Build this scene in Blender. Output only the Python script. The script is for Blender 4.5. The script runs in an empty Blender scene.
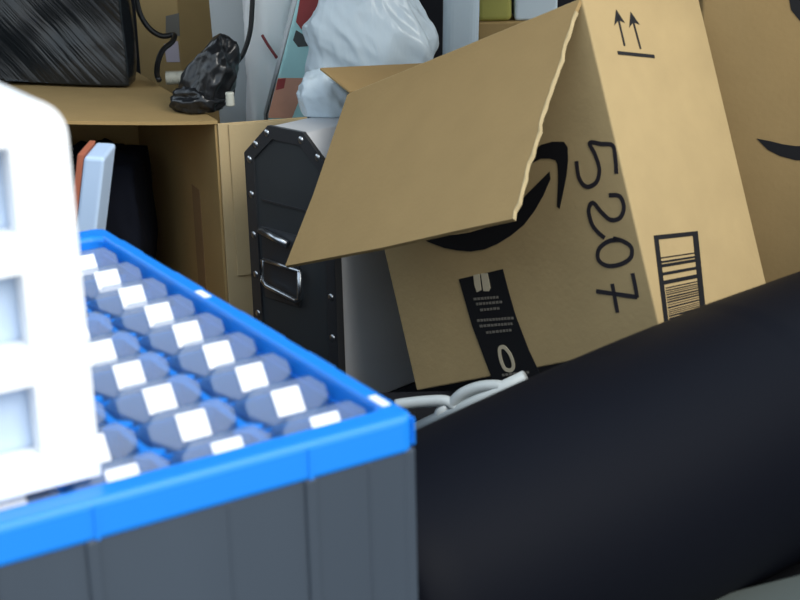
import bpy, bmesh, math, random
from mathutils import Vector, Matrix, noise
random.seed(4)
S = bpy.context.scene
COL = S.collection
R = math.radians
V = Vector

# ------------------------------------------------------------------ camera
F, HC, PITCH, ROLL = 1500.0, 0.87, R(18.7), R(-1.4)
fw = V((0, math.cos(PITCH), -math.sin(PITCH)))
rt0 = V((1, 0, 0)); up0 = rt0.cross(fw)
rt = math.cos(ROLL) * rt0 + math.sin(ROLL) * up0
up = -math.sin(ROLL) * rt0 + math.cos(ROLL) * up0
EYE = V((0, 0, HC))
cam = bpy.data.cameras.new('camera'); camo = bpy.data.objects.new('camera', cam); COL.objects.link(camo)
camo.matrix_world = Matrix(((rt.x, up.x, -fw.x, 0), (rt.y, up.y, -fw.y, 0), (rt.z, up.z, -fw.z, HC), (0, 0, 0, 1)))
cam.sensor_width = 36; cam.lens = F / 800 * 36; cam.clip_start = .02
cam.dof.use_dof = True; cam.dof.focus_distance = 2.6; cam.dof.aperture_fstop = 9.0
S.camera = camo

# ------------------------------------------------------------------ sky, sun, exposure
W = bpy.data.worlds.new('sky'); S.world = W; W.use_nodes = True
nt = W.node_tree; bg = nt.nodes['Background']
tc = nt.nodes.new('ShaderNodeTexCoord'); sep = nt.nodes.new('ShaderNodeSeparateXYZ')
mr = nt.nodes.new('ShaderNodeMapRange'); cr = nt.nodes.new('ShaderNodeValToRGB')
nt.links.new(tc.outputs['Generated'], sep.inputs[0]); nt.links.new(sep.outputs['Z'], mr.inputs[0])
mr.inputs[1].default_value = -.3; mr.inputs[2].default_value = 1
nt.links.new(mr.outputs[0], cr.inputs[0]); nt.links.new(cr.outputs[0], bg.inputs[0])
cr.color_ramp.elements[0].color = (.22, .225, .23, 1); cr.color_ramp.elements[1].color = (.62, .78, 1.0, 1)
e = cr.color_ramp.elements.new(.25); e.color = (.98, 1.0, 1.0, 1)
e = cr.color_ramp.elements.new(.42); e.color = (.80, .92, 1.0, 1)
bg.inputs[1].default_value = 1.4
sun = bpy.data.lights.new('sun', 'SUN'); suno = bpy.data.objects.new('sun', sun); COL.objects.link(suno)
sun.energy = 2.7; sun.angle = R(35); sun.color = (1.0, .95, .86)
suno.rotation_euler = V((.66, -.66, .84)).to_track_quat('Z', 'Y').to_euler()
S.view_settings.view_transform = 'Standard'; S.view_settings.look = 'None'
S.view_settings.gamma = 1; S.view_settings.use_curve_mapping = False
S.view_settings.exposure = 0.0

# ------------------------------------------------------------------ helpers
def ray(u, v): return fw + rt * ((u - 400) / F) + up * ((300 - v) / F)
def onz(u, v, z): r = ray(u, v); return EYE + r * ((z - HC) / r.z)
def onpl(u, v, p, n): r = ray(u, v); return EYE + r * ((p - EYE).dot(n) / r.dot(n))
def aty(u, v, y): r = ray(u, v); return EYE + r * (y / r.y)

def mat(name, col, rough=.6, metal=0, spec=.5, bump=0, bscale=40, var=0, vscale=6, stretch=(1, 1, 1), alpha=1, trans=0, bdist=.004, rot=0):
    m = bpy.data.materials.new(name); m.use_nodes = True; n = m.node_tree; b = n.nodes['Principled BSDF']
    b.inputs['Base Color'].default_value = (*col, 1); b.inputs['Roughness'].default_value = rough
    b.inputs['Metallic'].default_value = metal; b.inputs['Specular IOR Level'].default_value = spec
    b.inputs['Alpha'].default_value = alpha; b.inputs['Transmission Weight'].default_value = trans
    t = n.nodes.new('ShaderNodeTexCoord'); mp = n.nodes.new('ShaderNodeMapping'); mp.inputs['Scale'].default_value = stretch
    if rot: mp.vector_type = 'TEXTURE'; mp.inputs['Scale'].default_value = [1 / q for q in stretch]; mp.inputs['Rotation'].default_value = (0, rot, 0)
    n.links.new(t.outputs['Object'], mp.inputs[0])
    if var:
        z = n.nodes.new('ShaderNodeTexNoise'); z.inputs['Scale'].default_value = vscale; z.inputs['Detail'].default_value = 5
        x = n.nodes.new('ShaderNodeMix'); x.data_type = 'RGBA'
        x.inputs[6].default_value = (*[c * (1 - var) for c in col], 1); x.inputs[7].default_value = (*[min(1, c * (1 + var)) for c in col], 1)
        n.links.new(mp.outputs[0], z.inputs[0]); n.links.new(z.outputs[0], x.inputs[0]); n.links.new(x.outputs[2], b.inputs['Base Color'])
    if bump:
        z = n.nodes.new('ShaderNodeTexNoise'); z.inputs['Scale'].default_value = bscale; z.inputs['Detail'].default_value = 4
        u = n.nodes.new('ShaderNodeBump'); u.inputs['Strength'].default_value = bump; u.inputs['Distance'].default_value = bdist
        n.links.new(mp.outputs[0], z.inputs[0]); n.links.new(z.outputs[0], u.inputs['Height']); n.links.new(u.outputs[0], b.inputs['Normal'])
    return m

M = dict(
    card=mat('kraft cardboard', (.44, .322, .16), .8, spec=.2, var=.10, vscale=18, bump=.12, bscale=120),
    cardw=mat('warm cardboard', (.44, .30, .13), .8, spec=.2, var=.10, vscale=14, bump=.12, bscale=120),
    cardshade=mat('shade-toned cardboard', (.345, .235, .105), .85, spec=.15, var=.08, vscale=18, bump=.1, bscale=120),  # colour darkened in place of shade, for flaps and the second carton
    paleedge=mat('pale frayed cardboard', (.46, .36, .20), .9, spec=.1, var=.2, vscale=60),
    cardlit=mat('lit-toned kraft cardboard', (.62, .47, .26), .8, spec=.2, var=.08, vscale=14, bump=.12, bscale=120),  # flap colour lightened to stand in for sunlight that does not reach it
    cardd=mat('brown cardboard', (.30, .19, .095), .85, spec=.2, var=.12, vscale=14),
    ink=mat('black print', (.008, .008, .010), .6, spec=.3),
    marker=mat('marker ink', (.02, .017, .022), .5),
    greyprint=mat('grey print', (.17, .155, .13), .7),
    paleprint=mat('pale print', (.55, .48, .34), .7),
    blue=mat('blue plastic', (.010, .23, .80), .38, spec=.5),
    grey=mat('charcoal plastic', (.050, .066, .088), .5, spec=.4, var=.15, vscale=9, stretch=(1, 1, .15)),
    clear=mat('clear plastic', (.12, .21, .36), .22, spec=.5, alpha=.40),
    white=mat('white plastic', (.90, .91, .92), .35, spec=.5),
    pane=mat('pale recessed plastic', (.50, .62, .80), .4),
    paper=mat('white label paper', (.93, .94, .95), .7),
    roll=mat('smooth black vinyl', (.0035, .0042, .0075), .6, spec=.08),
    steel=mat('brushed steel', (.62, .64, .66), .32, metal=1),
    trunk=mat('black trunk panel', (.045, .049, .052), .5, spec=.4, var=.2, vscale=5),
    trunkside=mat('grey metal sheet', (.66, .67, .69), .45, metal=.1, var=.2, vscale=3),
    edge=mat('dark metal edging', (.10, .105, .115), .4, metal=.7),
    film=mat('black glossy film', (.012, .013, .015), .28, spec=.6, bump=.4, bscale=14, stretch=(1, 1, 1), bdist=.01),
    wovenfilm=mat('black streaked wrap', (.012, .015, .018), .24, spec=.6, bump=.28, bscale=3, stretch=(24, 3, 1.0), rot=R(-40), bdist=.02),
    bag=mat('white carrier plastic', (.56, .66, .73), .3, spec=.6, bump=.5, bscale=9, stretch=(1.6, 1, .6), bdist=.015),
    sack=mat('white film', (.80, .82, .84), .28, spec=.5, bump=.5, bscale=18, bdist=.006),
    sheet=mat('grey white sheet', (.48, .52, .54), .5, var=.12, vscale=5),
    cable=mat('black rubber', (.012, .012, .013), .45),
    coil=mat('off white ribbed hose', (.60, .60, .52), .6),
    hanger=mat('pale grey plastic', (.50, .55, .56), .45),
    teal=mat('teal print', (.42, .74, .75), .55, var=.2, vscale=9),
    red=mat('dull red print', (.33, .045, .045), .55, var=.35, vscale=18),
    peach=mat('peach print', (.62, .32, .22), .6, var=.2, vscale=20),
    darkprint=mat('grey print patch', (.06, .07, .07), .6),
    carpet=mat('dark carpet', (.014, .015, .019), .95, spec=.1, bump=.6, bscale=300, var=.3, vscale=30),
    lining=mat('dark trim lining', (.016, .017, .022), .8, spec=.2, var=.2, vscale=5),
    sill=mat('grey green sill plastic', (.085, .10, .092), .6, var=.1, vscale=8),
    lilac=mat('pale lilac paper', (.62, .55, .62), .6),
    packet=mat('pale blue carton', (.50, .64, .84), .5),
    rust=mat('rust red carton', (.42, .12, .06), .6),
    navy=mat('dark navy cloth', (.010, .012, .020), .9, spec=.1, var=.3, vscale=12),
    tube=mat('pale lilac grey tube', (.70, .82, .90), .5),
    lime=mat('yellow green plastic', (.42, .40, .10), .5, var=.2, vscale=8),
    darkred=mat('dark red cord', (.20, .03, .035), .6),
)

MW = {}
def thing(name, label, cat, loc, rotz=0, group=None):
    o = bpy.data.objects.new(name, None); COL.objects.link(o); o.empty_display_size = .02
    o.location = loc; o.rotation_euler = (0, 0, rotz); o['label'] = label; o['category'] = cat
    if group: o['group'] = group
    MW[o.name] = Matrix.Translation(loc) @ Matrix.Rotation(rotz, 4, 'Z')
    return o
def tag(o, label, cat, group=None):
    o['label'] = label; o['category'] = cat
    if group: o['group'] = group
    return o
def obj(name, bm, m, parent=None, smooth=False, bevel=0, seg=2, label=None, local=False):
    bmesh.ops.recalc_face_normals(bm, faces=bm.faces[:])
    me = bpy.data.meshes.new(name)
    o = bpy.data.objects.new(name, me); COL.objects.link(o)
    if parent is not None:
        o.parent = parent; mw = MW[parent.name]
        if not local: bm.transform(mw.inverted())
        MW[o.name] = mw
    else:
        if not local:                       # put the origin at the base of the thing
            zs = min(v.co.z for v in bm.verts); n = len(bm.verts)
            c = V((sum(v.co.x for v in bm.verts) / n, sum(v.co.y for v in bm.verts) / n, zs))
            bm.transform(Matrix.Translation(-c)); o.location = c; MW[o.name] = Matrix.Translation(c)
        else: MW[o.name] = Matrix.Identity(4)
    bm.to_mesh(me); bm.free(); me.materials.append(m)
    if smooth:
        for p in me.polygons: p.use_smooth = True
    if bevel:
        b = o.modifiers.new('bevel', 'BEVEL'); b.width = bevel; b.segments = seg; b.limit_method = 'ANGLE'; b.angle_limit = R(35)
    if label: o['label'] = label
    return o
def struct(name, bm, m, **k):
    o = obj(name, bm, m, local=True, **k); o['kind'] = 'structure'; return o

def hexa(bm, p):
    """solid from eight corners: p[0:4] one face loop, p[4:8] the opposite loop"""
    v = [bm.verts.new(q) for q in p]
    for f in ((0, 1, 2, 3), (7, 6, 5, 4), (0, 4, 5, 1), (1, 5, 6, 2), (2, 6, 7, 3), (3, 7, 4, 0)): bm.faces.new([v[i] for i in f])
def box(bm, lo, hi, T=None):
    (a, b, c), (d, e_, f) = lo, hi
    p = [(a, b, c), (d, b, c), (d, e_, c), (a, e_, c), (a, b, f), (d, b, f), (d, e_, f), (a, e_, f)]
    hexa(bm, [T @ V(q) if T else V(q) for q in p])
def slab(bm, quad, n, th):
    """solid plate: a polygon given by its corners, thickened by th along n"""
    lo = [bm.verts.new(q) for q in quad]; hi = [bm.verts.new(V(q) + V(n) * th) for q in quad]
    k = len(quad); bm.faces.new(lo); bm.faces.new(hi[::-1])
    for i in range(k): bm.faces.new([lo[i], lo[(i + 1) % k], hi[(i + 1) % k], hi[i]])
def tube(bm, pts, r, n=10, closed=False):
    pts = [V(p) for p in pts]; rings = []
    k = len(pts)
    for i, p in enumerate(pts):
        t = ((pts[(i + 1) % k] if (closed or i < k - 1) else p) - (pts[i - 1] if (closed or i > 0) else p)).normalized()
        a = t.cross(V((0, 0, 1)));  a = a if a.length > .05 else t.cross(V((1, 0, 0))); a.normalize(); b = t.cross(a)
        rr = r[i] if isinstance(r, (list, tuple)) else r
        rings.append([bm.verts.new(p + (a * math.cos(2 * math.pi * j / n) + b * math.sin(2 * math.pi * j / n)) * rr) for j in range(n)])
    for i in range(k if closed else k - 1):
        A, B = rings[i], rings[(i + 1) % k]
        for j in range(n): bm.faces.new([A[j], A[(j + 1) % n], B[(j + 1) % n], B[j]])
    if not closed: bm.faces.new(rings[0][::-1]); bm.faces.new(rings[-1])
def smoothpts(p, n=8, closed=False):
    p = [V(q) for q in p]; out = []; k = len(p)
    for i in range(k if closed else k - 1):
        a, b, c, d = (p[(i - 1) % k], p[i], p[(i + 1) % k], p[(i + 2) % k]) if closed else (p[max(i - 1, 0)], p[i], p[i + 1], p[min(i + 2, k - 1)])
        for j in range(n):
            t = j / n
            out.append(.5 * ((2 * b) + (c - a) * t + (2 * a - 5 * b + 4 * c - d) * t * t + (3 * b - a - 3 * c + d) * t ** 3))
    if not closed: out.append(p[-1])
    return out

class Face:
    """a flat surface of a thing, for the printing on it"""
    def __init__(s, p, n): s.p = V(p); s.n = V(n).normalized()
    def at(s, u, v): return onpl(u, v, s.p, s.n)
    def poly(s, bm, pts, th=.0006, off=0): slab(bm, [s.at(*q) + s.n * off for q in pts], s.n, th)
    def stroke(s, bm, pts, w, th=.0006, sm=True, closed=False, off=0):
        P = [s.at(*q) + s.n * off for q in pts]
        if sm: P = smoothpts(P, 6, closed)
        if closed: P = P + [P[0]]
        L = []
        for i, p in enumerate(P):
            t = (P[min(i + 1, len(P) - 1)] - P[max(i - 1, 0)]).normalized(); c = s.n.cross(t) * (w / 2)
            L.append((p - c, p + c))
        for (a, b), (c, d) in zip(L, L[1:]): hexa(bm, [a, b, d, c] + [q + s.n * th for q in (a, b, d, c)])
NB = bmesh.new

def blob(bm, c, size, seed=0, fold=.25, freq=2.2, sub=5, flat=None, T=None, pinch=0, sq=0):
    g = bmesh.ops.create_icosphere(bm, subdivisions=sub, radius=1)
    for v in g['verts']:
        d = v.co.normalized()
        if sq:
            m = max(abs(d.x), abs(d.y), abs(d.z)); d2 = d / m; d0 = d.lerp(d2 * .85, sq)
        else: d0 = d
        q = (V((d.dot(V((.75, .1, .65))) * 1.9, d.y * .9, d.dot(V((-.65, 0, .75))) * .7)) if sq else d) * freq + V((seed * 7.1, seed * 3.3, seed * 1.7))
        r = 1 + fold * (1 - 2 * abs(noise.noise(q))) * .6 + fold * .45 * (.5 - abs(noise.noise(q * 2.3))) + fold * .12 * (.4 - abs(noise.noise(q * 5.1)))
        r -= fold * .4
        p = d0 * r
        if pinch and p.z > 0: k = 1 - pinch * min(1, p.z) ** 1.3; p.x *= k; p.y *= k
        p = V((p.x * size[0], p.y * size[1], p.z * size[2]))
        if T: p = T @ p
        p += V(c)
        if flat is not None and p.z < flat: p.z = flat + (p.z - flat) * .02
        if flat is not None: p.z = max(p.z, flat)
        v.co = p

# ------------------------------------------------------------------ setting
LOW = -.10                                   # the well beyond the raised load deck
DECK_END = 2.13
bm = NB(); slab(bm, [(-1, .55, -.2), (-1, DECK_END, -.2), (-1, DECK_END, 0), (-1, .55, 0)], (1, 0, 0), 2.0)
box(bm, (-1, DECK_END, -.2), (1, 3.62, LOW)); struct('floor', bm, M['carpet'])
bm = NB(); box(bm, (-1, 3.62, -.2), (1, 3.68, 1.25)); struct('wall_back', bm, M['lining'])
bm = NB(); box(bm, (-1.06, .9, -.2), (-1, 3.68, .52)); box(bm, (-1.06, 3.5, .52), (-1, 3.68, 1.25)); box(bm, (-1.06, 1.90, .52), (-1, 1.97, 1.25)); struct('wall_left', bm, M['lining'])
bm = NB(); box(bm, (1, .9, -.2), (1.06, 3.68, .52)); box(bm, (1, 3.5, .52), (1.06, 3.68, 1.25)); box(bm, (1, 1.90, .52), (1.06, 1.97, 1.25)); struct('wall_right', bm, M['lining'])
bm = NB(); box(bm, (-1.06, 1.9, 1.25), (1.06, 3.68, 1.30)); struct('ceiling', bm, M['lining'])
# sill strip along the opening, lower right
a = onz(640, 613, .07); b = onz(800, 572.5, .07); d = (b - a).normalized(); nrm = V((d.y, -d.x, 0))
a = a - d * .02; b = b + d * .35
bm = NB(); slab(bm, [a + V((0, 0, -.07)), b + V((0, 0, -.07)), b + nrm * .25 + V((0, 0, -.07)), a + nrm * .25 + V((0, 0, -.07))], (0, 0, 1), .0705)
struct('trim_1', bm, M['sill'], bevel=.006)
# carpeted wheel arch against the right wall, behind the black roll
bm = NB(); slab(bm, [(.44, 1.98, 0), (.50, 2.04, 0), (1, 2.10, 0), (1, 1.98, 0)], (0, 0, 1), .13); struct('trim_2', bm, M['carpet'], bevel=.01)

# ------------------------------------------------------------------ compartment case
YAW = R(121.6)
PA, PB = .0828, .0642
O = EYE + ray(287.9, 401.5) * 1.2
bx = V((math.cos(YAW), math.sin(YAW), 0)); ax = V((-bx.y, bx.x, 0))
ZL = O.z                                     # middle of the label faces
A0, A1, B0, B1 = -.0575, 5 * PA - .030, -.101, .5475
def org(a_, b_, z): return V((O.x, O.y, 0)) + ax * a_ + bx * b_ + V((0, 0, z))
TOP = ZL + .010
case = thing('storage_case', 'large charcoal case with a bright blue rim, filled with clear labelled bins', 'case', org((A0 + A1) / 2, (B0 + B1) / 2, 0), YAW)
def obox(bm, a0, a1, b0, b1, z0, z1):
    hexa(bm, [org(a0, b0, z0), org(a1, b0, z0), org(a1, b1, z0), org(a0, b1, z0), org(a0, b0, z1), org(a1, b0, z1), org(a1, b1, z1), org(a0, b1, z1)])
def ring(bm, outer, inner, z0, z1, notch=False):
    (a0, a1, b0, b1), (c0, c1, d0, d1) = outer, inner
    cc = .007
    o8 = [(a0 + cc, b0), (a1 - cc, b0), (a1, b0 + cc), (a1, b1 - cc), (a1 - cc, b1), (a0 + cc, b1), (a0, b1 - cc), (a0, b0 + cc)]
    e8 = .008
    i8 = [(c0 + e8, d0), (c1 - e8, d0), (c1, d0 + e8), (c1, d1 - e8), (c1 - e8, d1), (c0 + e8, d1), (c0, d1 - e8), (c0, d0 + e8)]
    vs = [[bm.verts.new(org(*p, z)) for p in L] for L, z in ((o8, z0), (o8, z1), (i8, z1), (i8, z0))]
    for i in range(8):
        j = (i + 1) % 8
        for k in range(4): bm.faces.new([vs[k][i], vs[k][j], vs[(k + 1) % 4][j], vs[(k + 1) % 4][i]])
RIMB = TOP - .031
bm = NB(); ring(bm, (A0 + .0025, A1 - .0025, B0 + .0025, B1 - .0025), (A0 + .012, A1 - .012, B0 + .012, B1 - .012), 0, RIMB + .004)
obox(bm, A0 + .013, A1 - .013, B0 + .013, B1 - .013, .002, .012)
for aa, w_ in ((.030, .010), (.20, .010)): obox(bm, aa, aa + w_, B0 - .0005, B0 + .008, .01, RIMB + .002)
for aa in (-.018, .10, .27): obox(bm, aa, aa + .004, B0 + .0015, B0 + .008, .01, RIMB)
obox(bm, A0 - .0005, A0 + .010, B0 + .0025, -.028, 0, RIMB + .002)
for bb in (.05, .12, .24, .36, .48): obox(bm, A0 - .0005, A0 + .008, bb - .008, bb + .008, .01, RIMB + .002)
obj('body', bm, M['grey'], case, bevel=.002)
bm = NB(); ring(bm, (A0, A1, B0, B1), (-.0425, A1 - .012, -.0745, .5135), RIMB, TOP)
rim = obj('rim', bm, M['blue'], case, bevel=.006, seg=3)
for b0_, b1_ in ((-.0975, -.025), (.03, .08), (.12, .21), (.29, .36), (.44, .50)):
    bm = NB(); obox(bm, A0 - (.0012 if b0_ < -.05 else .006), A0 + .001, b0_, b1_, RIMB + .004, TOP - .004); obj('rim_clip', bm, M['blue'], case, bevel=.003)
for a0_, a1_ in ((.034, .037), (.20, .203)):
    bm = NB(); obox(bm, a0_, a1_, B0 - .0015, B0 + .001, RIMB + .002, TOP - .004); obj('rim_seam', bm, M['blue'], case)
TB = ZL - .060
bm = NB(); obox(bm, -.0415, A1 - .013, -.0735, .5125, TB - .006, TB)
for i in range(10):
    b_ = (i - 1) * PB - .0107
    obox(bm, -.0415, A1 - .013, b_ - .0010, b_ + .0010, TB, ZL - .014)
for j in range(6):
    a_ = j * PA - PA / 2
    k = .0033 if 0 < j < 5 else .0008; obox(bm, a_ - k, a_ + k, -.0735, .5125, TB, ZL - .009)
    for i in range(10):
        b_ = (i - 1) * PB - .0107
        if j in (0, 5) or i in (0, 9): continue
        h = .0130
        slab(bm, [org(a_ - h, b_, TB), org(a_, b_ - h, TB), org(a_ + h, b_, TB), org(a_, b_ + h, TB)], (0, 0, 1), ZL - .0087 - TB)
obj('tray', bm, M['blue'], case)
for (a_, b_) in ((-.0475, -.062), (-.0475, .262)):
    bm = NB(); obox(bm, a_ - .004, a_ + .003, b_ - .011, b_ + .011, TOP - .001, TOP + .0006); obj('sticker', bm, M['paper'], case)

# bin in local axes: x runs along the case's depth, y across it; the tilted front face carries the label
zl = ZL - TB - .0004
def bin_mesh():
    bm = NB()
    P = [(-.0095, .018, -.0135), (-.0020, .0365, -.0028), (.0040, .0365, .0057), (.0095, .026, .0135), (.0135, .0245, .0125),
         (.0500, .022, -.0110), (.0505, .022, -.0135), (.033, .0365, -.0110), (-.004, .020, -zl), (.044, .022, -zl)]
    for x, y, z in P:
        for k in (1, -1): bm.verts.new((x, y * k, z + zl))
    bmesh.ops.convex_hull(bm, input=bm.verts[:])
    bmesh.ops.dissolve_limit(bm, angle_limit=.02, verts=bm.verts[:], edges=bm.edges[:])
    return bm
ordn = ['front', 'second', 'third', 'fourth', 'fifth', 'sixth', 'seventh', 'eighth', 'rearmost']
coln = ['column along the right rim', 'second column from the right rim', 'third column from the right rim', 'fourth column from the right rim', 'fifth column from the right rim']
def binlabel(i, j):
    w = 'front' if i == 0 else ('rearmost' if i == 8 else ordn[i] + ' from front')
    return f'clear bin with white label, {w}, {coln[j]}'
src = None
for j in range(5):
    for i in range(9):
        p = org(j * PA, (i - 1) * PB, TB + .0004)
        if src is None:
            src = thing('clear_bin', binlabel(i, j), 'bin', p, YAW, 'clear labelled bins in the blue-rimmed case')
            shell = obj('shell', bin_mesh(), M['clear'], src, bevel=.0010, local=True)
            bm = NB(); n_ = V((-.027, 0, .019)).normalized(); d_ = V((.019, 0, .027)).normalized()
            c_ = V((0, 0, zl)) + n_ * .0006
            q = [c_ + d_ * s * .0108 + V((0, t * .0122, 0)) for s, t in ((-1, -1), (-1, 1), (1, 1), (1, -1))]
            slab(bm, q, n_, .0005)
            lab = obj('label_sticker', bm, M['paper'], src, local=True, label='white paper label')
        else:
            r = src.copy(); COL.objects.link(r); r.location = p; r['label'] = binlabel(i, j)
            for ch in (shell, lab):
                c = ch.copy(); COL.objects.link(c); c.parent = r

# ------------------------------------------------------------------ white rack standing on the bins
rp = onz(101, 475, ZL + .0137); ra = (rp - O).dot(ax); rb = (rp - O).dot(bx)
RW, RD, RH, Z0 = .165, .13, .267, ZL + .0139
rack = thing('white_rack', 'white plastic rack with square recessed windows standing on the case of clear bins', 'rack', org(ra + RW / 2, rb + RD / 2, Z0), YAW)
def rk(x, y, z): return org(ra + x, rb + y, Z0 + z)
wz = [(.022, .072), (.099, .149), (.176, .222)]; wz = [(.026, .076), (.104, .154), (.182, .238)]
wx = (.040, .125)
# frame: outline with rounded top corners, windows cut through, extruded back
def rack_frame():
    bm = NB(); r = .026; th = .016
    xs = [0, wx[0], wx[1], RW]; top = RH
    def pl(x0, x1, z0, z1, y0=0, y1=th): hexa(bm, [rk(x0, y0, z0), rk(x1, y0, z0), rk(x1, y1, z0), rk(x0, y1, z0), rk(x0, y0, z1), rk(x1, y0, z1), rk(x1, y1, z1), rk(x0, y1, z1)])
    zc = [0] + [z for w in wz for z in w]
    for k in range(0, 6, 2): pl(wx[0], wx[1], zc[k], zc[k + 1])
    # outer shell: a rounded-top tunnel with closed right and left posts
    arc = [(r - r * math.cos(t), top - r + r * math.sin(t)) for t in [math.pi / 2 * k / 8 for k in range(9)]]
    post = [(0, 0)] + arc + [(wx[0], top), (wx[0], 0)]
    slab(bm, [rk(x, 0, z) for x, z in post], bx, th)
    slab(bm, [rk(RW - x, 0, z) for x, z in post], bx, th)
    pl(wx[0], wx[1], zc[6], top)
    outer = [(0, 0)] + arc + [(RW - x, z) for x, z in arc[::-1]] + [(RW, 0)]
    t2 = .006
    for (x0, z0), (x1, z1) in zip(outer, outer[1:]):
        cx, cz = RW / 2, RH * .45
        def inn(x, z): return (x + (t2 if x < cx else -t2) if z < top - .001 else x, z - (t2 if z > top - r + .001 else 0))
        i0, i1 = inn(x0, z0), inn(x1, z1)
        hexa(bm, [rk(x0, th - .001, z0), rk(x1, th - .001, z1), rk(i1[0], th - .001, i1[1]), rk(i0[0], th - .001, i0[1]), rk(x0, RD, z0), rk(x1, RD, z1), rk(i1[0], RD, i1[1]), rk(i0[0], RD, i0[1])])
    pl(.006, RW - .006, 0, .006, th, RD)
    pl(.004, RW - .004, .001, RH - .028, RD - .004, RD)
    return bm
obj('frame', rack_frame(), M['white'], rack, bevel=.0025, seg=3)
for z0, z1 in wz:
    bm = NB(); x0, x1 = wx[0] - .004, wx[1] + .004
    hexa(bm, [rk(x0, .018, z0 - .003), rk(x1, .018, z0 - .003), rk(x1, .022, z0 - .003), rk(x0, .022, z0 - .003), rk(x0, .018, z1 + .003), rk(x1, .018, z1 + .003), rk(x1, .022, z1 + .003), rk(x0, .022, z1 + .003)])
    obj('window_panel', bm, M['pane'], rack, label='pale blue-grey recessed panel')

# ------------------------------------------------------------------ black roll, lower right
Ac, Bc = V((-.02, 1.243, 0)), V((.399, 1.592, 0)); rr = (.126, .146, .155)
dirc = (Bc - Ac).normalized(); perp = V((-dirc.y, dirc.x, 0))
bm = NB(); rings = []; N = 64; zc = .158
ts = [-.085 + 1.505 * k / 60 for k in range(61)]
for k, t in enumerate(ts):
    tt = max(t, -.05); r0 = rr[0] * (1 - tt) * (1 - 2 * tt) + 4 * rr[1] * tt * (1 - tt) + rr[2] * tt * (2 * tt - 1)
    r0 = min(r0, .1575)
    if t > .95: r0 = .1565
    cpt = Ac + (Bc - Ac) * t + V((0, 0, zc))
    e_ = min(k, 60 - k)
    r0 -= (.016, .006, .002, 0)[min(e_, 3)]
    rings.append([bm.verts.new(cpt + (perp * math.cos(2 * math.pi * j / N) + V((0, 0, 1)) * math.sin(2 * math.pi * j / N)) * r0) for j in range(N)])
for A_, B_ in zip(rings, rings[1:]):
    for j in range(N): bm.faces.new([A_[j], A_[(j + 1) % N], B_[(j + 1) % N], B_[j]])
bm.faces.new(rings[0][::-1]); bm.faces.new(rings[-1])
tag(obj('black_roll', bm, M['roll'], smooth=True), 'large smooth black rounded roll lying across the lower right foreground', 'roll')

# ------------------------------------------------------------------ leaning carton with the number
def rotm(a_, b_, c_): return Matrix.Rotation(c_, 3, 'Z') @ Matrix.Rotation(b_, 3, 'Y') @ Matrix.Rotation(a_, 3, 'X')
Q = rotm(-.116, -.385, -.727); CC = EYE + ray(662.3, 338.6) * 2.0
QX, QY, QZ = (V((Q[0][k], Q[1][k], Q[2][k])) for k in range(3))
w1, d1, h1 = .473, .285, .469
def am(x, y, z): return CC + QX * x + QY * y + QZ * z
b1 = thing('cardboard_box', 'leaning open cardboard box with 5207 handwritten down its front edge', 'box', am(-w1 / 2, d1 / 2, 0))
T1 = .0045
bm = NB()
def abox(x0, x1, y0, y1, z0, z1): hexa(bm, [am(x0, y0, z0), am(x1, y0, z0), am(x1, y1, z0), am(x0, y1, z0), am(x0, y0, z1), am(x1, y0, z1), am(x1, y1, z1), am(x0, y1, z1)])
# open-topped body: outer and inner shells joined
o4 = [(-w1, 0), (0, 0), (0, d1), (-w1, d1)]; i4 = [(-w1 + T1, T1), (-T1, T1), (-T1, d1 - T1), (-w1 + T1, d1 - T1)]
L = [[bm.verts.new(am(x, y, z)) for x, y in P] for P, z in ((o4, -.007), (o4, h1), (i4, h1), (i4, T1))]
for A_, B_ in zip(L, L[1:]):
    for i in range(4): bm.faces.new([A_[i], A_[(i + 1) % 4], B_[(i + 1) % 4], B_[i]])
bm.faces.new(L[0][::-1]); bm.faces.new(L[3])
obj('body', bm, M['card'], b1, bevel=.005)
# front flap, folded out and down
ph = .879; e1 = -QY * math.cos(ph) - QZ * math.sin(ph)
h0, h1p = am(-.003, 0, h1), am(-w1, 0, h1); nf = QX.cross(e1).normalized()
if nf.dot(EYE - h0) < 0: nf = -nf
fl = Face(h0, nf)
quad = [h0 + e1 * .002, *[fl.at(580 + (512 - 580) * t - 2 * math.sin(t * 3.1) + random.uniform(-1.2, 1.2), -2 + 223 * t) for t in [.06 + .93 * k / 26 for k in range(27)]], fl.at(455, 231), fl.at(385, 247), fl.at(285, 266), fl.at(313, 195), h1p + e1 * .002]
bm = NB(); slab(bm, quad, -nf, .0055); flp = obj('flap', bm, M['cardshade'], b1)
bm = NB(); ed = quad[1:28]
for k in range(26):
    a, b = ed[k], ed[k + 1]; o_ = (QX + e1 * .2).normalized(); w0, w1_ = .0012 + .0016 * (k % 3 == 0), .0012 + .0016 * ((k + 1) % 3 == 0)
    hexa(bm, [a + nf * .0006, b + nf * .0006, b - nf * .0052, a - nf * .0052, a + o_ * w0 + nf * .0004, b + o_ * w1_ + nf * .0004, b + o_ * w1_ - nf * .005, a + o_ * w0 - nf * .005])
bmesh.ops.remove_doubles(bm, verts=bm.verts[:], dist=.0002)
obj('torn_edge', bm, M['paleedge'], flp, label='pale frayed cut edge')
# left flap, sticking out over the steel trunk
H0, H1 = am(-w1, .004, h1), am(-w1, d1, h1)
ps = .72; e2 = -QX * math.cos(ps) + QZ * math.sin(ps); n2 = QY.cross(e2).normalized()
bm = NB(); slab(bm, [H0, H1, H1 + e2 * .085, H0 + e2 * .085 + QY * .01], n2, .004); obj('flap', bm, M['cardshade'], b1, bevel=.001)
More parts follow.
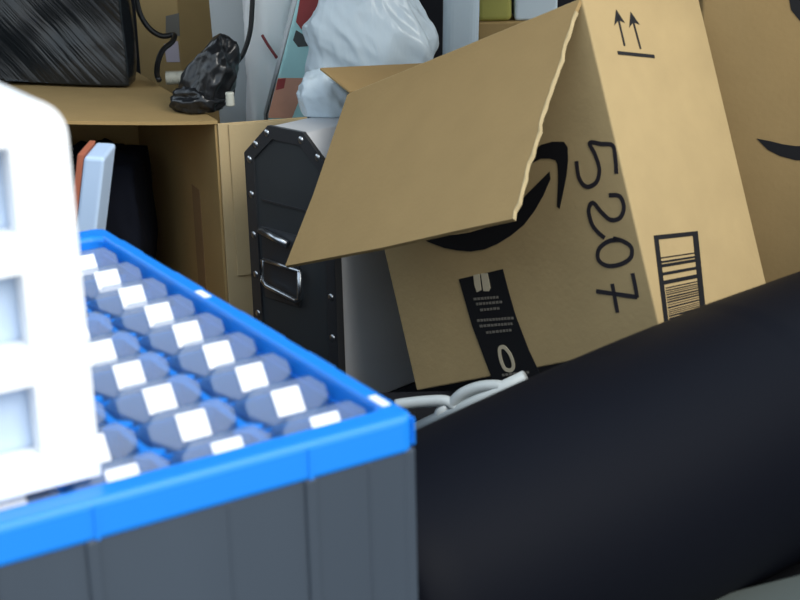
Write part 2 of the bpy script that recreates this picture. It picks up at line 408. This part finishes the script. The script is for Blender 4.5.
# rear and right flaps stand up out of the frame
bm = NB(); hh = am(0, 0, h1); e3 = QX * .35 + QZ * .94; slab(bm, [am(0, .003, h1), am(0, d1 - .003, h1), am(0, d1 - .012, h1) + e3 * .13, am(0, .012, h1) + e3 * .13], QX, .004); obj('flap', bm, M['card'], b1, bevel=.001)
FA = Face(am(0, -.0002, 0), -QY); FB = Face(am(.0002, 0, 0), QX)
# curved arrow print
z7 = lambda u, v: (380 + u / 1.875, 100 + v / 1.875)
z8 = lambda u, v: (560 + u / 1.875, v / 1.875)
bm = NB()
low = [(66, 250), (90, 266), (120, 277), (145, 282), (170, 284), (196, 280), (220, 270), (246, 254), (270, 234), (290, 208), (306, 180), (320, 148)]
upp = [(66, 249), (90, 252), (120, 254), (145, 252), (170, 248), (196, 240), (220, 229), (240, 214), (258, 196), (276, 176), (296, 156), (318, 134)]
for k in range(len(low) - 1): FA.poly(bm, [z7(*low[k]), z7(*low[k + 1]), z7(*upp[k + 1]), z7(*upp[k])])
head_o = [(262, 128), (282, 100), (302, 84), (324, 78), (345, 78), (352, 88), (353, 112), (350, 142), (344, 172), (337, 204)]
head_i = [(270, 130), (286, 118), (302, 110), (318, 110), (329, 113), (333, 120), (334, 136), (334, 156), (333, 178), (332, 200)]
for k in range(len(head_o) - 1): FA.poly(bm, [z7(*head_o[k]), z7(*head_o[k + 1]), z7(*head_i[k + 1]), z7(*head_i[k])])
obj('curved_arrow_print', bm, M['ink'], b1)
# handwriting
bm = NB(); wst = .0062
hand = [
    [(106, 326), (104, 298), (99, 273), (78, 270), (56, 268), (66, 290), (74, 318), (68, 342), (50, 350), (36, 334), (31, 302)],
    [(92, 366), (112, 368), (120, 388), (113, 408), (95, 412), (78, 398), (62, 380), (54, 394), (60, 420), (72, 436), (84, 446)],
    [(112, 450), (92, 452), (74, 466), (72, 486), (88, 498), (112, 496), (132, 484), (134, 464), (118, 452), (100, 447)],
]
for s_ in hand: FA.stroke(bm, [z8(*q) for q in s_], wst)
for s_ in ([(136, 512), (141, 535), (145, 558)], [(145, 557), (110, 552), (68, 546)], [(98, 532), (103, 558), (108, 586)]): FA.stroke(bm, [z8(*q) for q in s_], wst)
obj('handwritten_number', bm, M['marker'], b1, label='5207 handwritten in black marker')
# black tape label with pale print
bm = NB()
FA.poly(bm, [(459, 279), (503, 269), (509, 292), (516, 316), (529, 350), (545, 384), (546, 392), (500, 398), (487, 365), (472, 325)], th=.0008)
tp = obj('tape_label', bm, M['ink'], b1, label='black printed tape')
z9 = lambda u, v: (440 + u / 4, 250 + v / 4)
bm = NB()
for q in ([(136, 100), (160, 95), (168, 160), (150, 168), (140, 140)], [(166, 94), (192, 92), (204, 150), (198, 164), (176, 164)]): FA.poly(bm, [z9(*p) for p in q], off=.001)
obj('box_icon', bm, M['paleprint'], tp)
for y0, xa, xb, sl in ((196, 136, 236, -8), (216, 146, 240, -8), (240, 162, 242, -8), (282, 150, 288, -10), (304, 160, 292, -10), (330, 186, 282, -10), (500, 250, 360, -12)):
    x = xa; bm = NB()
    while x < xb:                                       # worn, unreadable small lettering
        l_ = random.choice((7, 9, 11)); t0, t1 = (x - xa) / (xb - xa), (x + l_ - xa) / (xb - xa)
        FA.poly(bm, [z9(x, y0 + sl * t0 - 5), z9(x + l_, y0 + sl * t1 - 5), z9(x + l_ + 2, y0 + sl * t1 + 5), z9(x + 2, y0 + sl * t0 + 5)], off=.001); x += l_ + 4
    obj('print_line', bm, M['greyprint'], tp)
bm = NB(); FA.stroke(bm, [z9(*q) for q in ((248, 388), (240, 400), (246, 440), (262, 474), (286, 480), (296, 462), (286, 424), (264, 392))], .0058, closed=True, off=.001)
obj('ring_icon', bm, M['paleprint'], tp)
# this-way-up arrows
bm = NB()
for tip, tail in (((105, 18), (121, 86)), ((132, 22), (151, 92))):
    tx, ty = tip; bx_, by_ = tail; dx, dy = (bx_ - tx), (by_ - ty); l_ = math.hypot(dx, dy); dx, dy = dx / l_, dy / l_
    FB.stroke(bm, [z8(tx + dx * 12, ty + dy * 12), z8(*tail)], .0038, sm=False)
    for s_ in (-1, 1): FB.poly(bm, [z8(tx, ty), z8(tx + dx * 28 - dy * 10 * s_, ty + dy * 28 + dx * 10 * s_), z8(tx + dx * 20, ty + dy * 20)])
FB.stroke(bm, [z8(108, 99), z8(177, 106)], .005, sm=False)
obj('up_arrow_print', bm, M['ink'], b1)
# bar code
bm = NB()
c4 = [(653.5, 235.5), (697.5, 231), (707, 325), (666, 338)]
def bl(s, t):
    p = [(1 - s) * c4[0][k] + s * c4[1][k] for k in (0, 1)]; q = [(1 - s) * c4[3][k] + s * c4[2][k] for k in (0, 1)]
    return ((1 - t) * p[0] + t * q[0], (1 - t) * p[1] + t * q[1])
for s0, s1, t0, t1 in ((0, 1, 0, .045), (0, 1, .955, 1), (0, .10, .04, .96), (.88, 1, .04, .96)): FB.poly(bm, [bl(s0, t0), bl(s1, t0), bl(s1, t1), bl(s0, t1)])
t = .22
for wbar, gap in ((.012, .025), (.02, .012), (.03, .05), (.03, .05), (.04, .03)): FB.poly(bm, [bl(.1, t), bl(.9, t), bl(.9, t + wbar), bl(.1, t + wbar)], off=.0001); t += wbar + gap
random.seed(9)
while t < .93:
    wbar = random.choice((.008, .012, .016)); FB.poly(bm, [bl(.13, t), bl(.87, t), bl(.87, t + wbar), bl(.13, t + wbar)]); t += wbar + random.choice((.010, .014))
obj('barcode_print', bm, M['ink'], b1)

# ------------------------------------------------------------------ second carton, right edge
c2 = V((.47, 2.30, LOW)); s2 = R(8); x2 = V((math.cos(s2), -math.sin(s2), 0)); y2 = V((math.sin(s2), math.cos(s2), 0))
b2 = thing('cardboard_box', 'tall brown cardboard box at the right edge showing the tip of a printed curve', 'box', c2 + x2 * .2 + y2 * .13)
bm = NB(); hexa(bm, [c2, c2 + x2 * .42, c2 + x2 * .42 + y2 * .3, c2 + y2 * .3] + [q + V((0, 0, .86)) for q in (c2, c2 + x2 * .42, c2 + x2 * .42 + y2 * .3, c2 + y2 * .3)])
obj('body', bm, M['cardshade'], b2, bevel=.004)
F2 = Face(c2 - y2 * .0003, -y2); bm = NB()
lo2 = [(757, 139), (768, 150), (780, 156), (795, 160), (815, 161), (840, 157), (862, 148)]; up2 = [(757, 138.5), (770, 141), (782, 144), (795, 146), (815, 146), (840, 142), (862, 134)]
for k in range(len(lo2) - 1): F2.poly(bm, [lo2[k], lo2[k + 1], up2[k + 1], up2[k]])
obj('curved_print', bm, M['ink'], b2)
bm = NB(); F2.poly(bm, [(784, -30), (830, -30), (830, 24), (800, 21), (791, 10)]); obj('dark_print', bm, M['ink'], b2)

# ------------------------------------------------------------------ black steel-edged trunk
st = R(45); wd = V((-math.cos(st), math.sin(st), 0)); dd = V((math.sin(st), math.cos(st), 0))
P0 = EYE + ray(336.5, 300) * 2.42; P0.z = LOW; TW, TD, TZ = .207, .46, .462
trunk = thing('metal_trunk', 'black trunk with riveted steel edging and clipped top corners standing behind the blue-rimmed case', 'trunk', P0 + wd * TW / 2 + dd * TD / 2)
def tk(x, y, z): return P0 + wd * x + dd * y + V((0, 0, z))
cw, cz_ = .062, .052
prof = [(0, 0), (TW, 0), (TW, TZ - cz_), (TW - cw, TZ), (cw, TZ), (0, TZ - cz_)]
def prism(bm, P, y0, y1): slab(bm, [tk(x, y0, z) for x, z in P], dd, y1 - y0)
bm = NB(); prism(bm, prof, .004, TD); obj('body', bm, M['trunkside'], trunk, bevel=.003)
ins = lambda k: [(k, k), (TW - k, k), (TW - k, TZ - cz_ - k * .4), (TW - cw - k * .4, TZ - k), (cw + k * .4, TZ - k), (k, TZ - cz_ - k * .4)]
bm = NB(); prism(bm, ins(.018), .001, .0045); obj('end_panel', bm, M['trunk'], trunk)
bm = NB(); lo, hi = ins(.020), ins(-.0015)
for i in range(6):
    j = (i + 1) % 6; hexa(bm, [tk(lo[i][0], -.003, lo[i][1]), tk(lo[j][0], -.003, lo[j][1]), tk(hi[j][0], -.003, hi[j][1]), tk(hi[i][0], -.003, hi[i][1]), tk(lo[i][0], .004, lo[i][1]), tk(lo[j][0], .004, lo[j][1]), tk(hi[j][0], .004, hi[j][1]), tk(hi[i][0], .004, hi[i][1])])
for x0 in (-.0025, TW): # steel angle returning along the sides
    hexa(bm, [tk(x0, -.003, 0), tk(x0 + .0025, -.003, 0), tk(x0 + .0025, .012, 0), tk(x0, .012, 0), tk(x0, -.003, TZ - cz_), tk(x0 + .0025, -.003, TZ - cz_), tk(x0 + .0025, .012, TZ - cz_), tk(x0, .012, TZ - cz_)])
obj('edging', bm, M['edge'], trunk)
riv = []
for z in (.06, .13, .20, .27, .34, .40): riv += [(.010, z), (TW - .010, z)]
riv += [(TW - .028, TZ - .034), (TW - cw + .004, TZ - .011), (cw + .004, TZ - .011), (.028, TZ - .034)]
for x, z in riv:
    bm = NB(); g = bmesh.ops.create_uvsphere(bm, u_segments=10, v_segments=6, radius=.0062)
    for v in g['verts']: v.co = tk(x, -.003, z) + wd * v.co.x + dd * v.co.y * .45 + V((0, 0, v.co.z))
    obj('rivet', bm, M['steel'], trunk, smooth=True)
FT = Face(tk(0, -.001, 0), -dd)
tpx = lambda u, v: ((FT.at(u, v) - P0).dot(wd), FT.at(u, v).z - LOW)
bm = NB(); x0, z0 = tpx(300, 296); x1, z1 = tpx(262, 226); hexa(bm, [tk(x0, -.003, z0 - .02), tk(x1, -.003, z0 - .02), tk(x1, .001, z0 - .02), tk(x0, .001, z0 - .02), tk(x0, -.003, z1), tk(x1, -.003, z1), tk(x1, .001, z1), tk(x0, .001, z1)])
hp = obj('handle_plate', bm, M['edge'], trunk, bevel=.001)
bm = NB(); xa, za = tpx(264, 229); xb, zb = tpx(291, 243); tube(bm, [tk(xa, -.010, za), tk(xb, -.010, zb)], .006); obj('handle_hinge', bm, M['steel'], hp, smooth=True)
bm = NB(); pts = [tpx(268, 258), tpx(268, 279), tpx(272, 284), tpx(301, 299), tpx(305, 297), tpx(305, 270)]
tube(bm, [tk(x, -.013, z) for x, z in pts], .0042); tube(bm, [tk(x, -.012, z) for x, z in (tpx(268, 258), tpx(305, 270))], .003); obj('handle', bm, M['steel'], hp, smooth=True)
bm = NB(); xs, zs = tpx(262, 199); xe, ze = tpx(327, 222); hexa(bm, [tk(xe, -.0015, zs - .003), tk(xs, -.0015, zs - .003), tk(xs, .001, zs - .003), tk(xe, .001, zs - .003), tk(xe, -.0015, zs), tk(xs, -.0015, zs), tk(xs, .001, zs), tk(xe, .001, zs)])
obj('seam', bm, M['edge'], trunk)

# ------------------------------------------------------------------ open carton lying on its side, left
P3 = EYE + ray(217, 121) * 2.6; s3 = R(23.5); c3 = V((math.cos(s3), math.sin(s3), 0)); k3 = V((-math.sin(s3), math.cos(s3), 0))
W3, L3, Z3 = .295, .56, P3.z
b3 = thing('cardboard_box', 'open cardboard box lying on its side behind the white rack, dark inside', 'box', V((P3.x, P3.y, LOW)) - c3 * W3 / 2 + k3 * L3 / 2)
def q3(x, y, z): return V((P3.x, P3.y, 0)) - c3 * x + k3 * y + V((0, 0, z))
def pbox(bm, f, x0, x1, y0, y1, z0, z1): hexa(bm, [f(x0, y0, z0), f(x1, y0, z0), f(x1, y1, z0), f(x0, y1, z0), f(x0, y0, z1), f(x1, y0, z1), f(x1, y1, z1), f(x0, y1, z1)])
bm = NB(); t3 = .005
pbox(bm, q3, 0, t3, 0, L3, LOW, Z3 - t3); pbox(bm, q3, W3 - t3, W3, 0, L3, LOW, Z3 - t3); pbox(bm, q3, t3, W3 - t3, L3 - t3, L3, LOW, Z3 - t3); pbox(bm, q3, t3, W3 - t3, 0, L3 - t3, LOW, LOW + t3)
obj('body', bm, M['cardw'], b3, bevel=.001)
bm = NB()                                            # top panel, lifting a little towards the left
top = [(0, -.004), (W3 * .5, -.004), (W3 + .0, -.002), (W3, L3), (0, L3)]
rise = lambda x: .032 * (x / W3) ** 1.2
NX, NY = 12, 8; g0 = [[bm.verts.new(q3(W3 * i / NX, -.004 + (L3 + .004) * j / NY, Z3 - t3 + .0005 + rise(W3 * i / NX) * (1 - .6 * j / NY))) for j in range(NY + 1)] for i in range(NX + 1)]
g1 = [[bm.verts.new(v.co + V((0, 0, .006))) for v in r_] for r_ in g0]
for i in range(NX):
    for j in range(NY):
        bm.faces.new([g0[i][j], g0[i][j + 1], g0[i + 1][j + 1], g0[i + 1][j]]); bm.faces.new([g1[i][j], g1[i + 1][j], g1[i + 1][j + 1], g1[i][j + 1]])
for i in range(NX):
    for j in (0, NY): bm.faces.new([g0[i][j], g0[i + 1][j], g1[i + 1][j], g1[i][j]])
for j in range(NY):
    for i in (0, NX): bm.faces.new([g0[i][j], g0[i][j + 1], g1[i][j + 1], g1[i][j]])
obj('top_panel', bm, M['cardw'], b3)
f3 = V((.95, .30, 0)).normalized(); n3 = V((f3.y, -f3.x, 0))
pr = q3(0, 0, 0)
bm = NB(); slab(bm, [pr + V((0, 0, LOW + .01)), pr + f3 * .16 + V((0, 0, LOW + .01)), pr + f3 * .16 + V((0, 0, Z3 - .006)), pr + V((0, 0, Z3 - .004))], n3, .005); obj('flap', bm, M['cardlit'], b3, bevel=.001)
zc3 = onpl(235, 275, pr, n3).z
bm = NB(); slab(bm, [pr + f3 * .018 + n3 * .0055 + V((0, 0, zc3)), pr + f3 * .16 + n3 * .0055 + V((0, 0, zc3)), pr + f3 * .16 + n3 * .0055 + V((0, 0, Z3 - .008)), pr + f3 * .018 + n3 * .0055 + V((0, 0, Z3 - .006))], n3, .004); obj('flap', bm, M['cardlit'], b3, bevel=.001)
bm = NB(); pbox(bm, q3, t3, t3 + .001, .12, .17, LOW + .05, Z3 - .15); obj('tape', bm, M['cardd'], b3, label='brown tape strip')
bm = NB(); blob(bm, q3(W3 * .50, L3 * .56, LOW + .17), (.104, .12, .20), 3, .10, 1.6, 5, LOW + t3 + .001, None, 0, .8); tag(obj('dark_bundle', bm, M['navy'], smooth=True), 'dark navy bundle stuffed inside the open box on its side', 'bundle')

# small pale packet between the case and the open box
pk = aty(70, 235, 1.86); Xa, Xb = aty(60, 190, 1.86).x, aty(87, 190, 1.86).x
ztop = aty(90, 156, 1.86).z
pkt = thing('carton', 'slim pale blue carton with a rust red side standing behind the case', 'carton', V(((Xa + Xb) / 2, 1.86, 0)))
def pkq(x, y, z): return V((Xa + x + (z - .3) * .20, 1.86 + y - x * .35, z))
wX = Xb - Xa
bm = NB(); pbox(bm, pkq, .006, wX, 0, .085, 0, ztop); obj('body', bm, M['packet'], pkt, bevel=.005, seg=3)
bm = NB(); pbox(bm, pkq, -.003, .0055, .002, .083, .001, ztop + .002); obj('side_panel', bm, M['rust'], pkt, bevel=.001)

# ------------------------------------------------------------------ things piled at the back, left to right
# black streaked wrap lying on the open box
bm = NB(); cen = q3(W3 * .54, L3 * .82, Z3 + .085)
g = bmesh.ops.create_icosphere(bm, subdivisions=6, radius=1)
sd = V((.62, 0, -.78)); pe = V((.78, 0, .62))
for v in g['verts']:
    d = v.co.normalized(); m_ = max(abs(d.x), abs(d.y), abs(d.z)); d = d.lerp(d / m_ * .82, .75)
    p = V((d.x * .165, d.y * .07, d.z * .13)); s_ = p.dot(pe)
    k = .0004 * math.sin(s_ * 620 + 2.0 * noise.noise(p * 5)) * max(0, min(1, .7 - p.x * 7)) + .012 * noise.noise(p * 11)
    p = p + V((d.x, d.y, d.z)).normalized() * k + cen
    zt = Z3 + .0035 + .018 * max(0, (q3(0, 0, 0) - p).dot(c3) / W3) if True else 0
    p.z = max(p.z, Z3 + .004 + .022 * max(0, min(1, (q3(0, 0, 0) - p).dot(c3) / W3)))
    v.co = p
tag(obj('black_wrap', bm, M['wovenfilm'], smooth=True), 'black shiny streaked plastic bundle lying on the open box on its side', 'bundle')
# narrow upright carton behind it
K0 = aty(180, 40, 3.16); K0.z = LOW
la = V((-.9, .436, 0)); lb = V((.62, .78, 0)); la = V((-.86, .51, 0)); lb = V((.51, .86, 0))
b4 = thing('cardboard_box', 'narrow upright cardboard box standing behind the black cable loop', 'box', K0 + la * .06 + lb * .1)
def q4(x, y, z): return K0 + la * x + lb * y + V((0, 0, z))
bm = NB(); pbox(bm, q4, 0, .115, 0, .19, 0, .82); obj('body', bm, M['cardw'], b4, bevel=.003)
FK = Face(q4(0, -.0003, 0), -lb); bm = NB(); FK.poly(bm, [(164, 44), (178, 41), (180, 62), (167, 62)], .001); obj('paper_sticker', bm, M['lilac'], b4, label='pale lilac sticker')
bm = NB(); FK.poly(bm, [(166, 16), (179, 13), (180, 36), (166, 36)], .001); obj('grey_sticker', bm, M['greyprint'], b4, label='grey sticker')
# cable loop hanging at the box
dep = 3.03
cpts = [aty(u, v, dep) for u, v in ((136, -12), (137, 2), (141, 16), (150, 29), (162, 36), (174, 35), (172, 42), (163, 50), (158, 64), (157, 80), (160, 88))]
for i in range(6, 11): cpts[i] = aty(*((172, 42), (163, 50), (158, 62), (157, 74), (159, 80))[i - 6], dep - .03 * (i - 5))
bm = NB(); tube(bm, smoothpts(cpts, 8), .0055); tag(obj('cable', bm, M['cable'], smooth=True), 'black cable looping down in front of the narrow upright box', 'cable')
# ribbed off-white hose piece on the open box's top
hb = onz(166, 78, Z3 + .016); he = onz(197, 77, Z3 + .016); bm = NB(); n_ = 46
tube(bm, [hb.lerp(he, i / n_) for i in range(n_ + 1)], [.0125 + .002 * math.sin(i * 2.2) for i in range(n_ + 1)], 14)
tag(obj('ribbed_hose', bm, M['coil'], smooth=True), 'short off-white ribbed hose lying beside the black cable', 'hose')
# black film lump by the box's corner
lc = aty(213, 84, 2.63)
bm = NB(); blob(bm, V((lc.x - .010, 2.66, Z3 + .055)), (.043, .05, .078), 5, .34, 1.3, 5, Z3 + .005, Matrix.Rotation(R(28), 3, 'Y'))
blob(bm, V((lc.x - .030, 2.64, Z3 + .022)), (.045, .04, .028), 8, .5, 2.0, 4, Z3 + .005)
lump = tag(obj('black_bag', bm, M['film'], smooth=True), 'crumpled glossy black plastic bag on the corner of the open box', 'bag')
bm = NB(); kc = aty(230, 99, 2.585); tube(bm, [kc + V((0, 0, .012 - .003 * i)) for i in range(9)], [.007 + .001 * (i % 2) for i in range(9)], 12); obj('knob', bm, M['coil'], lump, smooth=True, label='pale ribbed knob')
# grey-white sheet
ys = 2.95
bm = NB(); q = [aty(207, -14, ys), aty(252, -14, ys), aty(250, 60, ys), aty(226, 70, ys)]; zb = LOW
q = [aty(207, -20, ys), aty(254, -20, ys), V((aty(252, 60, ys).x, ys - .02, LOW)), V((aty(222, 60, ys).x, ys - .02, LOW))]
slab(bm, q, (0, 1, 0), .012); tag(obj('foam_sheet', bm, M['sheet'], bevel=.003), 'grey-white sheet standing upright behind the crumpled black bag', 'sheet')
bm = NB(); tube(bm, smoothpts([aty(u, v, 2.80) for u, v in ((253, -14), (252, 10), (250, 32), (244, 52), (236, 66), (232, 95))], 8), .0048); o = tag(obj('strap', bm, M['cable'], smooth=True), 'thin black strap hanging beside the tall white sack', 'strap')
# white sack
sc = aty(272, 40, 2.88)
bm = NB()
NZ, NA = 60, 56; rg = []
for i in range(NZ + 1):
    t = i / NZ; z = LOW + t * .86; row = []
    for j in range(NA):
        th = 2 * math.pi * j / NA; cx, sx = math.cos(th), math.sin(th); k = 1 / max(abs(cx), abs(sx)) ** .6
        f_ = noise.noise(V((cx * 1.6, sx * 1.6, t * 5 + cx))) ; f2 = 1 - 2 * abs(noise.noise(V((cx * 2.5 + t * 6, sx * 2.5, t * 7))))
        rr_ = (1 + .12 * f_ + .10 * f2) * k
        top_ = 1 - .25 * max(0, t - .8) * 5 * .4
        row.append(bm.verts.new((sc.x - .004 + (t - .55) * .035 + .045 * cx * rr_ * top_, 2.87 + .045 * sx * rr_ * top_, z)))
    rg.append(row)
for A_, B_ in zip(rg, rg[1:]):
    for j in range(NA): bm.faces.new([A_[j], A_[(j + 1) % NA], B_[(j + 1) % NA], B_[j]])
bm.faces.new(rg[0][::-1]); bm.faces.new(rg[-1])
sack = tag(obj('white_sack', bm, M['sack'], smooth=True), 'tall wrinkled white plastic sack standing left of the printed bag', 'sack')
bm = NB(); tube(bm, smoothpts([aty(u, v, 2.80) for u, v in ((262, 35), (268, 45), (277, 58))], 6), .0028, 8); obj('tie_cord', bm, M['darkred'], sack, smooth=True, label='dark red cord')
# printed bag
yb = 2.74
pb = thing('printed_bag', 'printed bag with dull red, teal and peach patches between the white plastic bags', 'bag', V((aty(300, 50, yb).x, yb + .04, LOW)))
def bq(u, v, y=yb): return aty(u, v, y)
bm = NB()
pl_ = [bq(304, -25), bq(338, -25), bq(318, 60), V((bq(306, 118).x, yb, .30)), V((bq(306, 118).x, yb, LOW)), V((bq(264, 118).x, yb, LOW)), V((bq(264, 118).x, yb, .30)), bq(282, 60)]
slab(bm, pl_, (0, 1, 0), .06); obj('body', bm, M['teal'], pb, bevel=.006, seg=3)
FP = Face((0, yb - .0004, 0), (0, -1, 0))
for nm, m_, q in (('red_print', 'red', [(304, -24), (336, -24), (328, 16), (318, 38), (305, 34), (296, 22)]), ('grey_print', 'darkprint', [(296, 30), (306, 36), (309, 46), (298, 47), (293, 40)]),
                  ('peach_print', 'peach', [(278, 78), (304, 78), (300, 98), (292, 118), (266, 118), (272, 98)])):
    bm = NB(); FP.poly(bm, q, .001); obj(nm, bm, M[m_], pb)
bm = NB(); FP.poly(bm, [(278, 79), (286, 78), (284, 88), (276, 90)], .001, .0012); obj('red_spot', bm, M['red'], pb)
# clear edge strip beside it
bm = NB(); tube(bm, [bq(300, -20, 2.70), bq(266, 114, 2.70), V((bq(264, 118, 2.70).x, 2.70, LOW))], .0045, 8); tag(obj('clear_edge_rod', bm, M['sheet'], smooth=True), 'thin pale rod slanting between the white sack and the printed bag', 'rod')
# carrier bags on the trunk
TT = LOW + TZ
bc = aty(368, 40, 2.62)
bm = NB(); blob(bm, V((bc.x + .002, 2.66, TT + .095)), (.122, .075, .14), 11, .20, 1.15, 6, TT + .0008, None, .42, .35)
big = tag(obj('carrier_bag', bm, M['bag'], smooth=True), 'large crumpled white plastic bag on top of the trunk behind the cardboard flaps', 'bag', 'white plastic bags on the trunk')
sb = aty(328, 95, 2.47)
bm = NB(); blob(bm, V((sb.x - .002, 2.475, TT + .034)), (.050, .036, .046), 14, .22, 1.2, 5, TT + .0008, None, .2, .3)
tag(obj('carrier_bag', bm, M['bag'], smooth=True), 'small crumpled white plastic bag on the trunk, tucked under the side flap', 'bag', 'white plastic bags on the trunk')
# pale flat tube, carton and odds behind the numbered box
yt = 2.98
bm = NB(); hexa(bm, [V((aty(437, 50, yt).x, yt, LOW)), V((aty(470, 50, yt).x, yt, LOW)), V((aty(470, 50, yt).x, yt + .05, LOW)), V((aty(437, 50, yt).x, yt + .05, LOW)), aty(444, -25, yt), aty(481, -25, yt), aty(481, -25, yt) + V((0, .05, 0)), aty(444, -25, yt) + V((0, .05, 0))])
tag(obj('grey_tube', bm, M['tube'], bevel=.02, seg=5), 'pale lilac-grey flat tube standing upright right of the large white bag', 'tube')
yc = 3.10
bm = NB(); box(bm, (aty(478, 20, yc).x, yc, LOW), (aty(560, 20, yc).x, yc + .14, aty(500, 22, yc).z)); b5 = tag(obj('cardboard_box', bm, M['cardw'], bevel=.004), 'brown cardboard box standing behind the raised flap of the numbered box', 'box')
zt5 = aty(500, 22, yc).z + .0006
bm = NB(); box(bm, (aty(474, 10, yc).x + .008, yc + .004, zt5), (aty(512, 10, yc).x, yc + .12, zt5 + .09)); tag(obj('plastic_tub', bm, M['lime'], bevel=.01, seg=3), 'yellow-green plastic tub on the box behind the raised flap', 'tub')
bm = NB(); box(bm, (aty(515, 10, yc).x, yc + .006, zt5), (aty(558, 10, yc).x, yc + .10, zt5 + .08)); tag(obj('lilac_packet', bm, M['tube'], bevel=.006, seg=3), 'grey-lilac packet beside the yellow-green tub', 'packet')

# ------------------------------------------------------------------ pale plastic hanger on the deck in front of the numbered box
zh = .009
hz = lambda u, v: aty(u, v, 1.975 - .05 * (u - 412) / 113)
bm = NB(); tube(bm, smoothpts([hz(396, 405), hz(420, 402), hz(444, 401), hz(454, 406), hz(462, 413)], 6), .0085, 10)
tube(bm, [hz(447, 405), hz(440, 412), hz(436, 424)], .008, 10)
tube(bm, [hz(412, 431), hz(470, 403), hz(525, 377)], .0095, 10)
tube(bm, smoothpts([hz(450, 406), hz(462, 394), hz(480, 387), hz(498, 386), hz(504, 389)], 6), .0085, 10)
tag(obj('plastic_hanger', bm, M['hanger'], smooth=True), 'pale grey plastic hanger lying between the case and the numbered box', 'hanger')
